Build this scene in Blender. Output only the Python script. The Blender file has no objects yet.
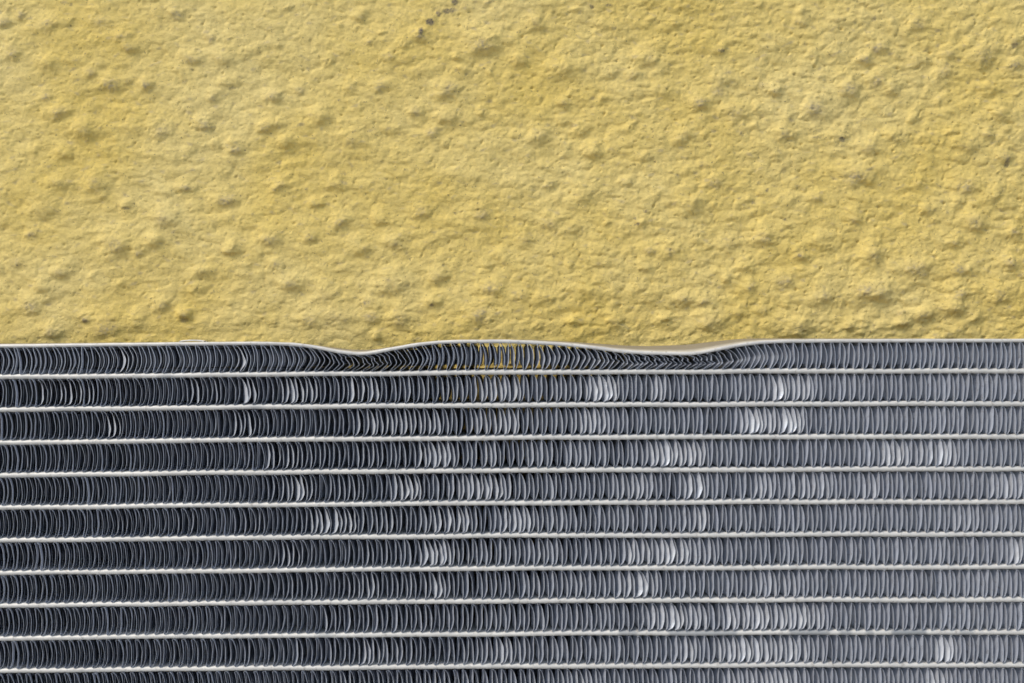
import bpy, math, random
import numpy as np
from mathutils import Matrix, Vector

random.seed(7)
rng = np.random.default_rng(11)
scene = bpy.context.scene
R = math.radians

# ------------------------------------------------------------------ camera
S = 0.00027            # metres per photo pixel on the front plane of the core
L = 0.262              # camera to front plane of the core
CX, CY = 512.0, 341.5
cam_d = bpy.data.cameras.new("camera")
cam = bpy.data.objects.new("camera", cam_d)
scene.collection.objects.link(cam)
cam.location = (0, -L, 0)
cam.rotation_euler = (R(90), 0, 0)
cam_d.sensor_width = 36
cam_d.lens = 36 * L / (1024 * S)
cam_d.clip_start = 0.005
cam_d.clip_end = 50
scene.camera = cam

# ------------------------------------------------------------------ light
SUN_EL, SUN_AZ = 47, -53        # azimuth measured from the wall normal, minus = from the left
world = bpy.data.worlds.new("World")
scene.world = world
world.use_nodes = True
nt = world.node_tree
bg = nt.nodes['Background']
sky = nt.nodes.new('ShaderNodeTexSky')
sky.sky_type = 'NISHITA'
sky.sun_disc = False
sky.sun_elevation = R(SUN_EL)
sky.sun_rotation = R(180 - SUN_AZ)
sky.air_density = 1.0
sky.dust_density = 1.2
sky.ozone_density = 1.0
nt.links.new(sky.outputs[0], bg.inputs[0])
bg.inputs[1].default_value = 0.10
sun_d = bpy.data.lights.new("sun", 'SUN')
sun_d.energy = 1.5
sun_d.angle = R(22)
sun_d.color = (1.0, 0.93, 0.82)
sun = bpy.data.objects.new("sun", sun_d)
scene.collection.objects.link(sun)
to_sun = Vector((math.sin(R(SUN_AZ)) * math.cos(R(SUN_EL)),
                 -math.cos(R(SUN_AZ)) * math.cos(R(SUN_EL)),
                 math.sin(R(SUN_EL))))
sun.rotation_euler = to_sun.to_track_quat('Z', 'Y').to_euler()
scene.view_settings.view_transform = 'Standard'
scene.view_settings.look = 'None'
scene.view_settings.exposure = 0.68
scene.view_settings.gamma = 1.0

# ------------------------------------------------------------------ helpers
def px(x, y):
    """photo pixel -> x, z in metres on the front plane of the core"""
    return (np.asarray(x, float) - CX) * S, (CY - np.asarray(y, float)) * S

_perm = rng.permutation(256).astype(np.int64)
_perm = np.concatenate([_perm, _perm])
_ang = rng.random(256) * 2 * np.pi
_gx, _gy = np.cos(_ang), np.sin(_ang)

def perlin(x, y, seed=0):
    x = np.asarray(x, float) + seed * 17.31
    y = np.asarray(y, float) + seed * 9.77
    ca, sa = math.cos(0.6 + seed * 1.3), math.sin(0.6 + seed * 1.3)
    x, y = x * ca - y * sa, x * sa + y * ca + 3.7
    xi = np.floor(x).astype(np.int64); yi = np.floor(y).astype(np.int64)
    fx, fy = x - xi, y - yi
    u = fx * fx * fx * (fx * (fx * 6 - 15) + 10)
    v = fy * fy * fy * (fy * (fy * 6 - 15) + 10)
    def g(ix, iy, dx, dy):
        h = _perm[(_perm[ix & 255] + iy) & 255]
        return _gx[h] * dx + _gy[h] * dy
    a = g(xi, yi, fx, fy); b = g(xi + 1, yi, fx - 1, fy)
    c = g(xi, yi + 1, fx, fy - 1); d = g(xi + 1, yi + 1, fx - 1, fy - 1)
    return ((a + (b - a) * u) * (1 - v) + (c + (d - c) * u) * v) * 1.5

def mesh_object(name, verts, faces, mat, parent=None, smooth=False, attrs=None):
    me = bpy.data.meshes.new(name)
    verts = np.asarray(verts, dtype=np.float32); faces = np.asarray(faces, dtype=np.int32)
    nv, nf = len(verts), len(faces)
    me.vertices.add(nv); me.vertices.foreach_set("co", verts.ravel())
    me.loops.add(nf * 4); me.loops.foreach_set("vertex_index", faces.ravel())
    me.polygons.add(nf)
    me.polygons.foreach_set("loop_start", np.arange(nf, dtype=np.int32) * 4)
    me.polygons.foreach_set("loop_total", np.full(nf, 4, dtype=np.int32))
    me.polygons.foreach_set("use_smooth", np.full(nf, smooth, dtype=bool))
    for k, a in (attrs or {}).items():
        at = me.attributes.new(k, 'FLOAT', 'POINT')
        at.data.foreach_set("value", np.asarray(a, dtype=np.float32).ravel())
    me.update(calc_edges=True)
    me.materials.append(mat)
    o = bpy.data.objects.new(name, me)
    scene.collection.objects.link(o)
    if parent: o.parent = parent
    return o

def grid_faces(nr, nc):
    i = np.arange(nr - 1)[:, None] * nc + np.arange(nc - 1)[None, :]
    return np.stack([i, i + 1, i + nc + 1, i + nc], -1).reshape(-1, 4)

def new_mat(name):
    m = bpy.data.materials.new(name); m.use_nodes = True
    n = m.node_tree.nodes; l = m.node_tree.links
    return m, n, l, n['Principled BSDF']

def mix_rgb(n, l, fac, a, b, mode='MIX'):
    m = n.new('ShaderNodeMix'); m.data_type = 'RGBA'; m.blend_type = mode
    for sock, v in ((m.inputs[0], fac), (m.inputs[6], a), (m.inputs[7], b)):
        if isinstance(v, bpy.types.NodeSocket): l.new(v, sock)
        else: sock.default_value = v
    return m.outputs[2]

def ramp(n, l, fac, stops):
    r = n.new('ShaderNodeValToRGB')
    e = r.color_ramp.elements
    e[0].position, e[0].color = stops[0][0], (stops[0][1],) * 3 + (1,)
    e[1].position, e[1].color = stops[1][0], (stops[1][1],) * 3 + (1,)
    l.new(fac, r.inputs[0]); return r.outputs[0]

def noise_tex(n, l, scale, detail=4, rough=0.6, stretch=None):
    tc = n.new('ShaderNodeTexCoord'); mp = n.new('ShaderNodeMapping')
    l.new(tc.outputs['Object'], mp.inputs[0])
    if stretch: mp.inputs['Scale'].default_value = stretch
    t = n.new('ShaderNodeTexNoise'); l.new(mp.outputs[0], t.inputs['Vector'])
    t.inputs['Scale'].default_value = scale; t.inputs['Detail'].default_value = detail
    t.inputs['Roughness'].default_value = rough
    return t.outputs[0]

# ------------------------------------------------------------------ materials
# yellow masonry paint over coarse render
wall_mat, n, l, b = new_mat("yellow_painted_render")
b.inputs['Roughness'].default_value = 0.75
b.inputs['Specular IOR Level'].default_value = 0.3
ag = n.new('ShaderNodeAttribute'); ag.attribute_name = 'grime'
as_ = n.new('ShaderNodeAttribute'); as_.attribute_name = 'stain'
big = noise_tex(n, l, 28, 4, 0.6)
col = mix_rgb(n, l, ramp(n, l, big, [(0.35, 0), (0.68, 1)]), (0.78, 0.575, 0.150, 1), (0.83, 0.65, 0.24, 1))
fine = noise_tex(n, l, 520, 5, 0.7, (1, 1, 1.5))
col = mix_rgb(n, l, ramp(n, l, fine, [(0.32, 0.45), (0.6, 0)]), col, (0.45, 0.34, 0.12, 1))
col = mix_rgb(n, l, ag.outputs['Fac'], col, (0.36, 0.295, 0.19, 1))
spk = noise_tex(n, l, 1100, 2, 0.5)
col = mix_rgb(n, l, ramp(n, l, spk, [(0.66, 0), (0.76, 0.65)]), col, (0.20, 0.16, 0.08, 1))
col = mix_rgb(n, l, as_.outputs['Fac'], col, (0.15, 0.125, 0.095, 1))
l.new(col, b.inputs['Base Color'])
bump = n.new('ShaderNodeBump'); bump.inputs['Strength'].default_value = 0.9
bump.inputs['Distance'].default_value = 0.00035
l.new(noise_tex(n, l, 1300, 5, 0.7, (1, 1, 1.15)), bump.inputs['Height'])
l.new(bump.outputs[0], b.inputs['Normal'])

# thin rolled fin foil
fin_mat, n, l, b = new_mat("fin_aluminium")
b.inputs['Metallic'].default_value = 0.40
b.inputs['Roughness'].default_value = 0.34
f1 = noise_tex(n, l, 90, 3, 0.6)
col = mix_rgb(n, l, f1, (0.49, 0.52, 0.59, 1), (0.61, 0.635, 0.69, 1))
f2 = noise_tex(n, l, 900, 4, 0.7)
col = mix_rgb(n, l, ramp(n, l, f2, [(0.56, 0), (0.72, 0.6)]), col, (0.24, 0.23, 0.22, 1))
asc = n.new('ShaderNodeAttribute'); asc.attribute_name = 'scuff'     # specular glint of bent front edges, painted as lighter base colour
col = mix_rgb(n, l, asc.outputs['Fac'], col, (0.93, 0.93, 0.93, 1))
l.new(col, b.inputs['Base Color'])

# brazed tubes, dull whitish
tube_mat, n, l, b = new_mat("tube_aluminium")
b.inputs['Metallic'].default_value = 0.12
b.inputs['Roughness'].default_value = 0.5
aw = n.new('ShaderNodeAttribute'); aw.attribute_name = 'wear'
f1 = noise_tex(n, l, 400, 5, 0.7, (0.35, 1, 1.5))
col = mix_rgb(n, l, ramp(n, l, f1, [(0.3, 0), (0.7, 1)]), (0.52, 0.50, 0.46, 1), (0.78, 0.745, 0.67, 1))
f2 = noise_tex(n, l, 700, 3, 0.6)
col = mix_rgb(n, l, ramp(n, l, f2, [(0.57, 0), (0.72, 0.6)]), col, (0.30, 0.27, 0.23, 1))
col = mix_rgb(n, l, aw.outputs['Fac'], col, (0.30, 0.31, 0.31, 1))
ad = n.new('ShaderNodeAttribute'); ad.attribute_name = 'dust'
col = mix_rgb(n, l, ad.outputs['Fac'], col, (0.25, 0.215, 0.17, 1))
l.new(col, b.inputs['Base Color'])
bump = n.new('ShaderNodeBump'); bump.inputs['Strength'].default_value = 0.3
bump.inputs['Distance'].default_value = 0.0001
l.new(noise_tex(n, l, 1400, 3, 0.6, (0.5, 1, 1)), bump.inputs['Height'])
l.new(bump.outputs[0], b.inputs['Normal'])

# ------------------------------------------------------------------ core geometry shared values
DEPTH = 0.022
PITCH = 32.72                  # tube pitch in px
TUBE0 = 372.5                  # first tube
TUBE_H = 5.2
NROW = 16
X0, X1 = -330.0, 1354.0
FP = 4.74                      # fin pitch in px

def bow(x):                    # slight lens-like curve of the rows
    return 1.6 * ((np.asarray(x) - 512) / 512) ** 2

_st = [(-400, 342.6), (0, 341.6), (256, 341.4), (293, 342.5), (318, 346.2), (338, 350.6), (356, 353.0), (366, 353.1),
       (381, 350.3), (406, 345.6), (431, 342.2), (456, 341.2), (512, 341.3), (550, 343.7), (575, 345.7),
       (600, 349.1), (624, 352.2), (650, 354.0), (674, 354.7), (697, 354.5), (712, 351.7), (737, 346.3),
       (762, 343.2), (800, 342.2), (1024, 341.9), (1400, 342.2)]
_bt = [(-400, 341.5), (0, 343), (256, 341.4), (290, 342.4), (318, 345.0), (338, 348.0), (354, 349.8), (372, 349.7), (390, 347.0), (410, 343.9),
       (431, 341.0), (456, 339.8), (540, 339.8), (575, 342.0), (600, 343.8), (625, 345.6), (645, 346.2), (662, 345.6),
       (682, 345.0), (700, 343.2), (720, 340.8), (742, 338.6), (765, 338.4), (1024, 339.0), (1400, 338.0)]
_kb = (L + DEPTH) / L
_bk = [(512 + (x - 512) * _kb, 341.5 + (y - 341.5) * _kb + 1.85 + (x - 512) * 0.00576 - 1.6 * ((x - 512) / 512) ** 2) for x, y in _bt]
def smooth_curve(pts):
    xs = np.arange(-450, 1450, 1.0)
    ys = np.interp(xs, [p[0] for p in pts], [p[1] for p in pts])
    k = np.exp(-0.5 * (np.arange(-24, 25) / 7.0) ** 2); k /= k.sum()
    ys2 = np.convolve(np.pad(ys, 24, mode='edge'), k, mode='valid')
    return lambda x: np.interp(x, xs, ys2)
strip_front, strip_back = smooth_curve(_st), smooth_curve(_bk)

core_rot = Matrix.Rotation(R(-0.33), 4, 'Y')
base_z = float(px(0, TUBE0 + PITCH * (NROW - 1) + 6)[1])
core = bpy.data.objects.new("radiator_core", None)
core.empty_display_size = 0.02
scene.collection.objects.link(core)
core.location = core_rot @ Vector((0, 0, base_z))
core.rotation_euler = (0, R(-0.33), 0)
core['label'] = "bare aluminium radiator core with folded fins and dented top edge against the yellow wall"
core['category'] = "radiator"

def core_obj(name, v, f, mat, **kw):
    v = np.array(v, dtype=np.float64); v[:, 2] -= base_z
    return mesh_object(name, v, f, mat, core, **kw)

# ------------------------------------------------------------------ tubes
def tube_profile(h, depth):
    """closed section (y, z in metres), round noses front and back"""
    r = h / 2; pts = []
    for a in np.linspace(-90, 90, 9)[::-1]:            # front nose, top to bottom
        pts.append((r - r * math.cos(R(a)), r * math.sin(R(a))))
    for d in (0.33, 0.66): pts.append((r + (depth - 2 * r) * d, -r))
    for a in np.linspace(-90, 90, 7):
        pts.append((depth - r + r * math.cos(R(a)), r * math.sin(R(a))))
    for d in (0.66, 0.33): pts.append((r + (depth - 2 * r) * d, r))
    return np.array(pts)

def sweep(name, xs, zc, prof, thick, mat, wear=None, zback=None, depth=DEPTH):
    npf = len(prof); nx = len(xs)
    xw = (xs - CX) * S
    v = np.zeros((nx, npf, 3))
    v[:, :, 0] = xw[:, None]
    v[:, :, 1] = prof[None, :, 0]
    zc_ = (CY - zc)[:, None] * S
    if zback is not None:
        w = np.clip(prof[:, 0] / depth, 0, 1); w = (w ** 0.8)[None, :]
        zc_ = zc_ * (1 - w) + (CY - zback)[:, None] * S * w
    v[:, :, 2] = zc_ + prof[None, :, 1] * thick
    i = np.arange(nx - 1)[:, None] * npf + np.arange(npf)[None, :]
    j = np.arange(nx - 1)[:, None] * npf + ((np.arange(npf) + 1) % npf)[None, :]
    f = np.stack([i, j, j + npf, i + npf], -1).reshape(-1, 4)
    caps = []
    h = npf // 2                                        # end caps as quad ladders
    for base, flip in ((0, False), ((nx - 1) * npf, True)):
        for k in range(h - 1):
            q = [base + k, base + k + 1, base + npf - 2 - k, base + npf - 1 - k]
            caps.append(q[::-1] if flip else q)
    f = np.concatenate([f, np.array(caps)])
    top_tan = np.zeros((nx, npf))
    wr = np.repeat(wear if wear is not None else np.zeros(nx), npf).reshape(nx, npf)
    if zback is not None:      # darker tan on the upper side
        top_tan = top_tan + np.where((prof[:, 1] > 0) & (prof[:, 0] > 0.0005), 0.9, 0.0)[None, :]
    at = {'wear': wr.ravel(), 'dust': top_tan.ravel()}
    return core_obj(name, v.reshape(-1, 3), f, mat, smooth=True, attrs=at)

xs_t = np.arange(X0, X1 + 0.1, 1.25)
worn = [(617, 635, .7), (667, 735, .75), (788, 828, .8), (838, 850, .7), (864, 872, .7), (890, 925, .9), (958, 972, .6)]
for i in range(NROW):
    zc = TUBE0 + PITCH * i + bow(xs_t) + perlin(xs_t / 90, xs_t * 0 + i * 3.3) * 0.7
    phase = (xs_t - X0) / (2 * FP) * 2 * np.pi
    th = np.ones((len(xs_t), 1)) * 1.0
    th[:, 0] += 0.05 * np.cos(phase) + 0.06 * perlin(xs_t / 3.1, xs_t * 0 + i * 1.7 + 40) + 0.06 * perlin(xs_t / 30, xs_t * 0 + i * 2.1)
    wear = np.clip(perlin(xs_t / 26, xs_t * 0 + i * 5.1 + 90) * 1.6 - 0.85, 0, 0.5)
    if i == 8:
        for a, c, s in worn:
            wear = np.maximum(wear, s * np.clip((xs_t - a) / 3 + .5, 0, 1) * np.clip((c - xs_t) / 3 + .5, 0, 1))
    sweep("tube", xs_t, zc, tube_profile(TUBE_H * S, DEPTH), th, tube_mat, wear)

# top side strip, pushed down in two places
xs_s = np.arange(X0, X1 + 0.1, 2.0)
zs_f = strip_front(xs_s) + bow(xs_s); zs_b = strip_back(xs_s) + bow(xs_s)
sweep("side_strip", xs_s, zs_f + 0.2 * perlin(xs_s / 20, xs_s * 0), tube_profile(3.7 * S, DEPTH),
      1 + 0.08 * perlin(xs_s / 11, xs_s * 0 + 3)[:, None], tube_mat, zback=zs_b)

# ------------------------------------------------------------------ fins
# clusters of fins whose front edges are bent over: row -> (x0, x1, strength)
bent = {0: [(118, 126, 1.6), (233, 248, 1.2), (500, 560, .5), (575, 600, .5)],
        1: [(30, 86, .8), (120, 150, .4), (180, 215, .45), (234, 252, 1.6), (272, 312, 1.2), (345, 372, .9), (482, 515, 1.2), (583, 612, 1.3), (650, 668, 1.0), (684, 690, 1.0), (766, 806, 1.7)],
        2: [(98, 118, 1.2), (228, 250, 1.2), (350, 440, .6), (470, 515, .7), (575, 600, .9), (742, 800, 1.4)],
        3: [(110, 122, .6), (262, 300, .7), (415, 450, .7), (480, 495, .8), (648, 702, 1.9), (880, 955, .9)],
        4: [(285, 308, .8), (398, 415, 1.2), (456, 500, 1.2), (620, 650, .5), (680, 702, 1.2), (750, 825, .7), (855, 880, .7), (985, 1024, .7)],
        5: [(115, 126, .9), (244, 262, .6), (304, 352, 1.1), (425, 470, .8), (505, 530, .9), (685, 708, 1.1), (950, 990, .6)],
        6: [(264, 300, .6), (420, 445, 1.5), (625, 712, 1.0), (1000, 1024, .7)],
        7: [(345, 375, .6), (424, 440, 1.1), (625, 648, 1.6), (745, 800, .8)],
        8: [(640, 706, 1.3), (718, 820, 1.2), (935, 945, .8)],
        9: [(355, 375, .6), (485, 510, .6), (675, 695, 1.0), (712, 815, 1.2), (935, 952, 1.4)],
        10: [(575, 590, .7), (720, 800, .9), (925, 945, 1.5)]}

# depth columns in mm; louvre slits leave a gap between paired columns
NL = 12; L0, L1 = 1.5, 20.4
lp = (L1 - L0) / NL
cols, loff, skip = [0.45, 1.0], [0.0, 0.0], []
for k in range(NL):
    sgn = 1 if k < (NL + 1) // 2 else -1
    a = 1.0
    cols += [L0 + k * lp, L0 + (k + 1) * lp]
    loff += [a * sgn, -a * sgn]
    skip.append(len(cols) - 3)          # gap before this louvre
cols += [20.9, 22.0]; loff += [0.0, 0.0]
skip.append(len(cols) - 3)
cols = np.array(cols) * 1e-3; loff = np.array(loff) * 0.00045
NC = len(cols)

def fin_strip(row):
    nz = 25 if row == 0 else 12
    nf = int((X1 - X0) / FP)
    k = np.arange(nf)
    xc = X0 + (k + 0.5) * FP
    xc = xc + 0.9 * perlin(k / 9.0, k * 0 + row * 7.7 + .5) + 0.5 * perlin(k / 1.7, k * 0 + row * 3.9 + .2)
    t = np.linspace(0, 1, nz)
    par = np.where((k + row) % 2 == 0, 1.0, -1.0)
    top_f = TUBE0 + PITCH * (row - 1) + TUBE_H / 2 + bow(xc)
    top_b = top_f.copy()
    bot = TUBE0 + PITCH * row - TUBE_H / 2 + bow(xc) + 0.1
    if row == 0:
        top_f = strip_front(xc) + 1.7 + bow(xc); top_b = strip_back(xc) + 1.7 + bow(xc)
    fx, ft = xc[:, None], t[None, :]
    # zigzag folding, tips drawn together in pairs
    gap = np.interp(xc, [-330, 150, 420, 600, 1354], [3.4, 3.1, 2.0, 1.7, 1.9])
    amp = ((FP - gap) / 2)[:, None]
    lin = 1 - 2 * ft
    zig = par[:, None] * amp * (0.25 * lin + 0.75 * np.sign(lin) * np.abs(lin) ** 2.6)
    # sideways bow, strong towards the left of the core
    bowamp = np.interp(xc, [-330, 0, 250, 420, 560, 700, 1354], [1.3, 1.3, 1.2, 0.7, 0.4, 0.25, 0.2])
    if row == 0:
        bowamp = np.interp(xc, [-330, 0, 220, 300, 420, 470, 520, 560, 760, 830, 1354], [3.0, 3.0, 3.2, 3.4, 3.2, 2.2, 1.0, 2.0, 3.0, 1.4, 1.0])
    bowamp = bowamp * (1 + 0.5 * perlin(k / 2.3, k * 0 + row * 11.3 + .7)) + 0.5 * perlin(k / 1.3, k * 0 + row * 2.3 + .1)
    kink = 0.5 + 0.12 * perlin(k / 5.0, k * 0 + row * 1.9 + .4)
    tt = np.where(ft < kink[:, None], ft / kink[:, None] * .5, .5 + (ft - kink[:, None]) / (1 - kink[:, None]) * .5)
    arch = np.sin(np.pi * tt) ** 1.2
    side = zig + bowamp[:, None] * arch
    lean = 0.8 * perlin(k / 14.0, k * 0 + row * 5.3 + .9) + np.interp(xc, [0, 500, 1024], [0.6, 0, -0.5])
    side = side + lean[:, None] * (ft - 0.5) + 0.5 * perlin(ft * 2.3 + k[:, None] * 0.83, ft * 0 + row + .3)
    # buckling where the strip is pushed down
    tri = 1 - np.abs(2 * tt - 1)
    tri = np.where(tri > .85, .85 + (tri - .85) * .55, tri)
    s3 = 1 - np.abs(((tt * 3) % 2) - 1) * 1.0
    rngs = rng.standard_normal((8, nf))
    def buckle(top):
        H0 = 27.0
        H = np.minimum(bot - top, H0)
        B = 0.5 * np.sqrt(np.maximum(H0 ** 2 - H ** 2, 0))
        heavy = np.clip((22.0 - H) / 4.0, 0, 1)
        jit = lambda a, q: a * perlin(k / 2.4, k * 0 + q) * 1.6 + a * 0.35 * rngs[int(q)]
        nodes_t = [0 * k, .20 + jit(.06, 1), .40 + jit(.06, 2), .60 + jit(.07, 3), 1 + 0 * k]
        nodes_x = [0 * k, .66 + jit(.15, 4), .42 + jit(.18, 5), 1.10 + jit(.12, 6), 0 * k]
        zz = np.stack([np.interp(t, [a[q] for a in nodes_t], [a[q] for a in nodes_x]) for q in range(nf)])
        m = (1 - heavy)[:, None] * tri + heavy[:, None] * zz
        return (np.maximum(B - 3.2, 0) * (0.95 - 0.30 * heavy))[:, None] * m
    if row == 0: bf, bb = buckle(top_f), buckle(top_b)
    else: bf = bb = np.zeros_like(side)
    # bent-over front edges
    st = np.zeros(nf)
    for a, c, s in bent.get(row, []):
        inside = np.clip((xc - a) / 16 + .5, 0, 1) * np.clip((c - xc) / 16 + .5, 0, 1)
        st = np.maximum(st, s * inside * (0.45 + 0.95 * rng.random(nf)))
    if row > 0: st = st + np.interp(xc, [280, 380, 600, 720], [0, .38, .38, 0.05]) * (0.6 + 0.8 * rng.random(nf))
    st = st + 0.25 * np.clip(perlin(k / 7.0, k * 0 + row * 6.1 + 50) * 1.5, -0.3, 1) + 0.12 * rng.standard_normal(nf)
    tm = np.abs(np.sin(np.pi * np.clip(ft, 0, 1) ** 1.5)) ** 0.42 * (0.72 + 0.28 * ft)
    flare = np.interp(xc, [-330, 100, 350, 600, 1354], [1.7, 1.5, 1.4, 1.8, 1.6])[:, None] * (0.5 if row == 0 else 1.0) * (np.abs(np.sin(np.pi * ft)) ** .45)
    bend = flare + (st * (1 + 0.9 * np.clip((512 - xc) / 512, 0, 1)))[:, None] * 2.0 * tm * (1 + 0.35 * perlin(ft * 3 + k[:, None] * 2.9, ft * 0 + row + 5))
    lmask = np.clip(np.minimum(ft - (0.10 if row == 0 else 0.05), (0.86 if row == 0 else 0.95) - ft) / 0.05, 0, 1) * np.ones_like(side)
    squash = (1 - 0.85 * np.clip((26 - (bot - top_f)) / 5, 0, 1))[:, None] if row == 0 else 1.0    # louvres closed at the crushed front

    wander = (0.5 if row == 0 else 0.95) * rng.standard_normal(nf); drift = 0.7 * rng.standard_normal(nf) + 1.5 * perlin(k / 6.0, k * 0 + row * 4.4 + 8)
    # order along the folded path: even fins run down, odd fins run up; fold arcs added as 2 extra rows
    down = par < 0
    P = nz + 2
    def col(offx, dep, w):
        tp = top_f * (1 - w) + top_b * w
        z = tp[:, None] + ft * (bot - tp)[:, None]
        # keep fold tips just off the tube faces
        z = z + np.where(ft < .5, 1, -1) * 0.7 * (np.abs(lin) > .98)
        x = fx + offx
        out = np.zeros((nf, P, 3))
        x = np.where(down[:, None], x, x[:, ::-1]); z = np.where(down[:, None], z, z[:, ::-1])
        out[:, :nz, 0] = x; out[:, :nz, 2] = z
        nxk = np.minimum(k + 1, nf - 1)
        xa, xb = x[:, -1], x[nxk, 0]
        ze = z[:, -1] + np.where(down, 0.75, -0.75)
        out[:, nz, 0] = xa * .72 + xb * .28; out[:, nz + 1, 0] = xa * .28 + xb * .72
        out[:, nz, 2] = ze; out[:, nz + 1, 2] = ze
        out[..., 0] = (out[..., 0] - CX) * S; out[..., 2] = (CY - out[..., 2]) * S
        out[..., 1] = dep
        return out.reshape(nf * P, 3)
    layers = []
    ht = 0.19 if row == 0 else 0.12                       # half foil-edge width in px
    for sg in (-1, 1):
        layers.append(col(side + bf + bend + sg * ht, 0.0, 0.0))
    for c in range(NC):
        d = cols[c]; w = (d / DEPTH) ** 0.8
        bw = max(0.0, 1 - d / 0.0017) ** 1.3
        wq = w ** 1.7
        off = side + bf * (1 - wq) + bb * wq + bend * bw + (wander * math.sin(w * 5.0))[:, None] + (drift * w)[:, None] + loff[c] / S * lmask * (squash if c < 2 + NL else 1.0)
        layers.append(col(off, d, w))
    sc = np.clip((st - 0.30) * 0.55, 0, 0.55)[:, None] * np.clip(.35 + .65 * tm + .4 * perlin(ft * 4 + k[:, None] * 1.9, ft * 0 + row + 9), 0, 1)  # painted highlight, follows the bend strength of each fin
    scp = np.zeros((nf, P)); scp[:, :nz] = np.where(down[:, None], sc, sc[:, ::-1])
    V = np.stack(layers, 1)         # (path, layer, 3)
    nP, nLay = V.shape[0], V.shape[1]
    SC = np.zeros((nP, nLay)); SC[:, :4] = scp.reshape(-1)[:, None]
    lm = np.zeros((nf, P)); lmm = np.where(down[:, None], lmask, lmask[:, ::-1]); lm[:, :nz] = lmm
    lm = lm.reshape(-1)
    pi_ = np.arange(nP - 1)
    F = []
    def add(a, b_, sel=None):
        p = pi_ if sel is None else pi_[sel]
        F.append(np.stack([p * nLay + a, p * nLay + b_, (p + 1) * nLay + b_, (p + 1) * nLay + a], -1))
    add(0, 1); add(0, 2); add(1, 2)
    for c in range(NC - 1):
        if c in skip and abs(cols[c + 1] - cols[c]) < 1e-6:
            continue
        if c in skip:
            add(c + 2, c + 3, (lm[:-1] + lm[1:]) == 0)
        else:
            add(c + 2, c + 3)
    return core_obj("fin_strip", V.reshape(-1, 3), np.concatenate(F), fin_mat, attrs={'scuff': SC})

for r_ in range(NROW):
    fin_strip(r_)

# small pale burr curling up behind the strip's edge
bx = np.linspace(174, 199, 14); prof = tube_profile(1.6 * S, 0.0022)
bz = 339.2 + bow(bx) - 1.3 * np.sin(np.pi * np.linspace(0, 1, 14)) ** .6
o = sweep("burr", bx, bz, prof, np.ones((14, 1)), tube_mat)
o.location.y = 0.004
o['label'] = "small pale burr sticking up from the top strip near its left end"

# ------------------------------------------------------------------ wall
GAP = 0.006
WY = DEPTH + GAP
K = (L + WY) / L                      # wall px are this much larger
def axis(a, b, lo, hi, step):
    m = np.arange(a, b, step)
    def grow(start, end):
        out, s, p = [], step, start
        while abs(p - end) > 1e-6:
            s *= 1.12; p = p + math.copysign(min(s, abs(end - p)), end - start); out.append(p)
        return np.array(out)
    return np.concatenate([grow(a, lo)[::-1], m, grow(m[-1], hi)])
gx = axis(-90, 1120, -1700, 2700, 1.0)
gy = axis(-90, 372, -1300, 1100, 1.0)
U, Vv = np.meshgrid(gx, gy)

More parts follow.
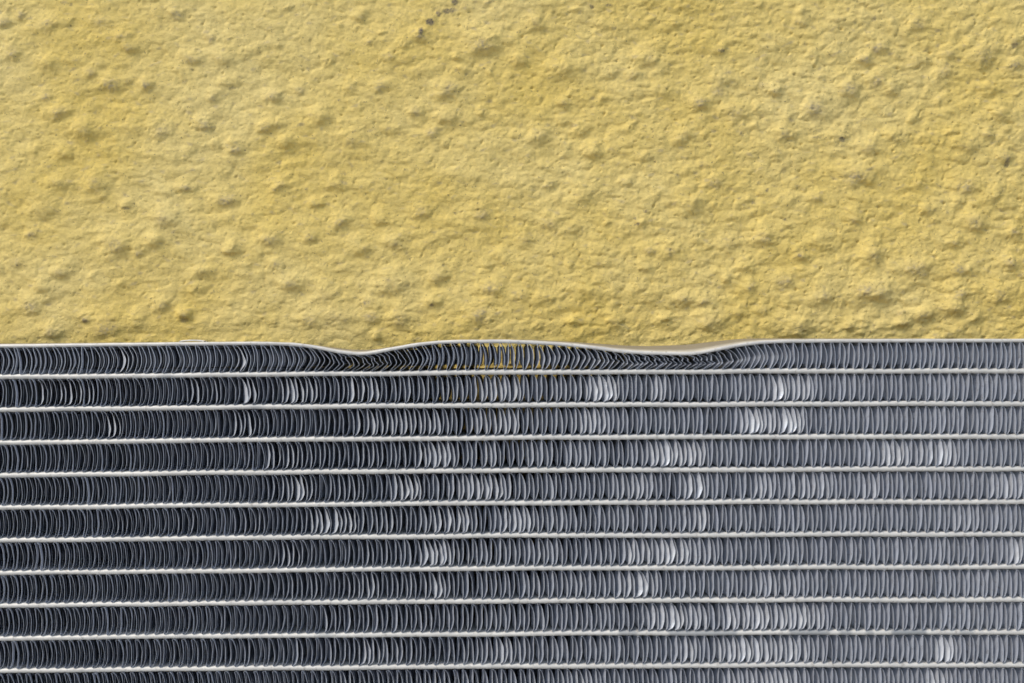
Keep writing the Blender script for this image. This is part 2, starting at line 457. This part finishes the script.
lumps = """47 24 14 2;3 22 8 2;10 52 10 2;20 14 8 1.5;175 14 8 1.6;120 36 9 1.7;127 47 8 1.5;110 84 11 2.6;145 84 8 2;45 64 9 1.6;58 112 11 2.4;82 130 13 3;44 96 8 1.6;62 153 8 2;203 124 8 2.6;235 149 8 1.8;210 38 8 1.5;222 57 10 1.6;190 58 10 1.6;90 72 8 1.4;130 126 10 1.4;160 130 10 1.4;225 82 6 1.4;212 98 7 1.4;100 20 12 1
327 62 6 1.6;276 98 6 1.4;420 37 8 2.3;482 44 14 2.8;404 44 8 1.6;380 86 9 1.8;448 88 12 2.4;416 110 8 1.8;446 117 10 2.4;320 115 10 2.2;285 142 10 2.4;350 140 12 2;265 127 8 1.8;300 90 9 1.3;350 86 7 1.3;390 56 7 1.4;432 132 8 1.4;272 96 10 1.7
565 68 14 2.6;633 74 7 2;650 58 12 2;663 90 11 1.8;683 137 10 2.6;540 134 11 2.2;592 152 10 2.4;578 131 6 1.5;603 26 7 1.2;535 24 9 1.6;520 60 7 1.5;720 50 6 1.4;720 80 9 1.4;720 90 9 1.4;632 126 6 1.4;700 102 9 1.3;735 112 12 2
850 88 12 2.6;878 80 9 2.4;893 88 9 2.5;920 62 9 2;948 53 9 2;945 70 10 2.2;984 55 17 2.6;865 59 8 2;870 37 5 1.5;878 47 9 1.8;1015 65 9 2.2;815 108 15 2.4;785 134 7 1.8;840 136 8 1.8;870 148 9 2;968 145 12 2.6;1005 156 8 2;895 138 8 1.5;1000 114 12 2;1015 40 9 2;775 91 7 2;918 22 14 2;990 90 9 1.6;800 22 8 1.3
55 183 10 2.2;95 185 12 2.4;185 188 8 2.3;225 200 12 2;42 210 12 2.4;125 205 6 1.5;163 219 13 2.6;155 240 9 2;115 245 17 2.4;230 250 8 2.6;60 272 9 1.7;30 234 7 1.5;195 289 8 1.8;183 315 7 2.8;85 319 7 1.8;30 307 10 2.2;40 286 10 1.6;135 322 9 1.8;160 306 9 1.8;50 332 10 2;105 328 18 2.6;200 272 8 1.4;14 262 12 1.3
280 184 9 2.1;315 203 7 1.9;340 221 9 2.3;334 184 8 1.5;270 239 10 2.2;310 238 7 1.7;420 212 10 2.3;394 243 9 2.7;355 243 8 1.4;365 249 7 1.3;380 219 8 1.4;290 284 10 2;325 295 13 1.8;392 285 14 2.2;437 276 11 2.4;275 265 8 1.4;335 317 13 1.8;400 318 12 1.8;430 301 7 1.6;490 288 13 2.2;480 314 13 2.2;370 317 10 1.5;500 256 9 1.4;482 214 11 1.6;310 320 11 1.4
550 223 11 2;687 206 14 2.4;523 238 11 1.9;670 251 10 2.2;648 249 7 1.7;570 228 12 1.6;580 196 13 1.8;628 182 8 1.6;715 183 10 1.9;764 239 9 2.3;730 244 10 1.7;685 300 9 2.3;665 319 6 1.9;572 322 6 2;705 301 9 2.2;710 321 15 2.4;727 279 5 1.7;750 287 7 1.6;745 267 9 1.5;615 322 8 1.6;520 296 9 1.5;585 291 11 1.4;640 285 8 1.2
855 176 13 2.3;965 186 13 2.4;993 195 10 2.2;975 222 13 2.5;1015 231 8 2.2;873 254 12 3;800 254 8 1.9;785 281 9 1.6;882 292 14 2.8;955 309 11 2.9;925 316 9 2.6;905 322 7 2.5;850 327 7 2.3;800 329 12 2.4;960 294 10 1.8;855 218 9 2.1;955 243 8 1.7;820 242 10 2;915 268 14 1.8;865 290 14 2.2;960 270 10 1.8;1000 296 12 2;1010 262 9 1.8;825 295 13 1.8;765 310 8 1.6"""
lump_list = []
for line in lumps.split('\n'):
    for s_ in line.split(';'):
        lump_list.append([float(q) for q in s_.split()])
taken = np.array([[q[0], q[1]] for q in lump_list])
for _ in range(900):                                   # smaller grains between, and beyond the frame
    x_, y_ = rng.uniform(-300, 1350), rng.uniform(-300, 420)
    near = np.min(np.hypot(taken[:, 0] - x_, taken[:, 1] - y_))
    infr = -20 < x_ < 1044 and y_ > -20
    dens = 0.5 if x_ < 450 else 1.0
    if infr and (near < 9 or rng.random() > dens): continue
    r = rng.uniform(2.0, 6.5) if infr else rng.uniform(3, 12)
    lump_list.append([x_, y_, r, r * rng.uniform(.14, .26)])

# warp the lookup so that the lumps are irregular
wx = U + 2.2 * perlin(U / 11, Vv / 8, 1) + 1.3 * perlin(U / 4, Vv / 3, 2)
wy = Vv + 1.6 * perlin(U / 12, Vv / 8, 3) + 1.0 * perlin(U / 4, Vv / 3, 4)
Hh = np.zeros_like(U); G = np.zeros_like(U)
for (lx, ly, r, h) in lump_list:
    i0, i1 = np.searchsorted(gx, [lx - 3 * r - 6, lx + 3 * r + 6])
    j0, j1 = np.searchsorted(gy, [ly - 3 * r - 6, ly + 3 * r + 6])
    if i1 <= i0 or j1 <= j0: continue
    an = rng.uniform(-0.35, 0.25)
    dx = wx[j0:j1, i0:i1] - lx; dy = wy[j0:j1, i0:i1] - ly
    dx, dy = dx * math.cos(an) + dy * math.sin(an), -dx * math.sin(an) + dy * math.cos(an)
    rx = r * rng.uniform(.85, 1.2); ry = r * rng.uniform(.66, .88)
    # gentle above, steep underneath
    dyy = np.where(dy < 0, dy / (ry * 1.35), dy / (ry * 0.75))
    q = (dx / rx) ** 2 + dyy ** 2
    bump_ = np.exp(-q ** 1.25 * 0.9)
    Hh[j0:j1, i0:i1] = np.maximum(Hh[j0:j1, i0:i1], 0) + h * bump_ * 1.9 * (1 - 0.3 * np.clip(Hh[j0:j1, i0:i1] / 3, 0, 1))
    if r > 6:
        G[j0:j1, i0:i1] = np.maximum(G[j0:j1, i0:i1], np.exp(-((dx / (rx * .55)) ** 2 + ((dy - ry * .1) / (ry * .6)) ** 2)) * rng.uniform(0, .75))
# trowelled waves, ridges and grain
skew = 0.10 * U + 0.0 * Vv
H2 = 2.0 * perlin(U / 120, Vv / 70, 5)
H2 += 1.2 * perlin(U / 44, (Vv - skew) / 22, 6)
rd = 1 - np.abs(perlin(U / 30 + .6 * perlin(U / 20, Vv / 20, 8), (Vv + 0.12 * U) / 11, 7)) * 1.4
H2 += 0.35 * np.clip(rd, 0, 1) ** 2
busy = np.interp(U, [0, 400, 650, 1024], [0.68, .85, 1.1, 1.2])
H2 += 0.5 * perlin(U / 17, Vv / 12, 9)
wu, wv = U + 4 * perlin(U / 9, Vv / 8, 30), Vv + 3 * perlin(U / 9, Vv / 8, 31)
H2 += busy * 2.0 * np.abs(perlin(wu / 22, wv / 14, 41)) ** .85
H2 += 1.1 * perlin(wu / 30, wv / 17, 42)
H2 += busy * 0.65 * np.abs(perlin(wu / 9, wv / 7.5, 33))
H2 += busy * (0.36 * perlin(U / 5.5, Vv / 4.6, 10) + 0.14 * perlin(U / 2.8, Vv / 2.4, 12))
pits = np.clip(perlin(U / 5, Vv / 3.8, 15) - 0.5, 0, 1)
H2 -= 4.2 * pits * busy
Ht = (Hh + H2) * 1.0
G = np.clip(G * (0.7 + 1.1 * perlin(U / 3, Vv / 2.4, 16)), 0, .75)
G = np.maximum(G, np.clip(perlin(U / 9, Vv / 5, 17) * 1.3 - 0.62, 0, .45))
# dirty specks and the old scratch
stains = """455 1 3 3.5 .8;448 9.5 6 2.4 .75;453 8 3 2 .6;438 12 2.2 3.2 .8;430 21.5 4.2 3 .9;421 31 2.2 3.6 .95;422 37 4 1.4 .5;457 17 1 1.6 .6
635 218 1.6 1.2 .8;637 224 2.6 1.1 .8;646 211 1.8 1.3 .7;843 139 2.8 2.2 .8;1008 162 2.4 4.5 .7;432 305 2 1.6 .8;722 50 3.2 1.4 .8;592 6 1.8 1.6 .7;609 4 3 1.5 .6;1015 45 3 2.4 .7
482 85 3.5 1 .0;232 87 5 1 .5;125 208 4 1.3 .6;84 321 3 1.6 .7;183 320 4 2.4 .6;875 18 2 2.4 .6;742 133 1.6 2 .7;754 202 2 1.2 .7;786 219 2 1.4 .7;768 189 1.2 2 .7;455 213 1.2 1.2 .7;47 24 1 1.2 .7;69 3 1.2 1 .6;338 99 1.3 1 .7;653 130 1 2 .4;818 137 4 1.2 .4;785 170 3 3 .3;456 70 1.5 1.5 .5;466 74 1.5 1.5 .5;395 310 1.6 1.2 .4;800 256 2.6 1.2 .6;610 257 2 .9 .4;554 257 .8 2 .5;582 259 2 1.4 .5;443 265 1.2 1 .6;343 173 3 1 .5;947 64 2 1.5 .4;1012 66 1.4 1.2 .7;190 118 1.8 1.3 .6"""
Stn = np.zeros_like(U)
sx = U + 1.3 * perlin(U / 2.2, Vv / 2.2, 20); sy = Vv + 1.3 * perlin(U / 2.2, Vv / 2.2, 21)
for s_ in stains.replace('\n', ';').split(';'):
    x_, y_, a, c, w = [float(q) for q in s_.split()]
    q = ((sx - x_) / a) ** 2 + ((sy - y_) / c) ** 2
    Stn = np.maximum(Stn, w * .95 * np.clip(1.6 - q, 0, 1) * (0.95 + 0.5 * perlin(U / 1.6, Vv / 1.6, 22)))
inm = (U > -20) & (U < 1044) & (Vv < 350) & (Vv > -20)
WX = (U - CX) * S * K; WZ = (CY - Vv) * S * K
verts = np.stack([WX, WY + 0.0012 - Ht * S, WZ], -1).reshape(-1, 3)
faces = grid_faces(len(gy), len(gx))[:, ::-1]
zb = verts[:, 2].min()
verts[:, 2] -= zb
w_ = mesh_object("wall", verts, faces, wall_mat, smooth=True, attrs={'grime': G, 'stain': Stn})
w_.location.z = zb
w_['label'] = "rough yellow painted rendered wall behind the metal radiator core"
w_['category'] = "wall"

# ------------------------------------------------------------------ unseen floor sheet, added to bounce light upward
g_mat, n, l, b = new_mat("light_concrete")
b.inputs['Roughness'].default_value = 0.85
l.new(mix_rgb(n, l, noise_tex(n, l, 60, 5, .6), (0.30, 0.30, 0.30, 1), (0.42, 0.41, 0.40, 1)), b.inputs['Base Color'])
gz = base_z - 0.0012
gv = [(-6, -8, gz), (6, -8, gz), (6, WY, gz), (-6, WY, gz)]
g = mesh_object("ground", gv, [(0, 1, 2, 3)], g_mat)
g['kind'] = 'structure'
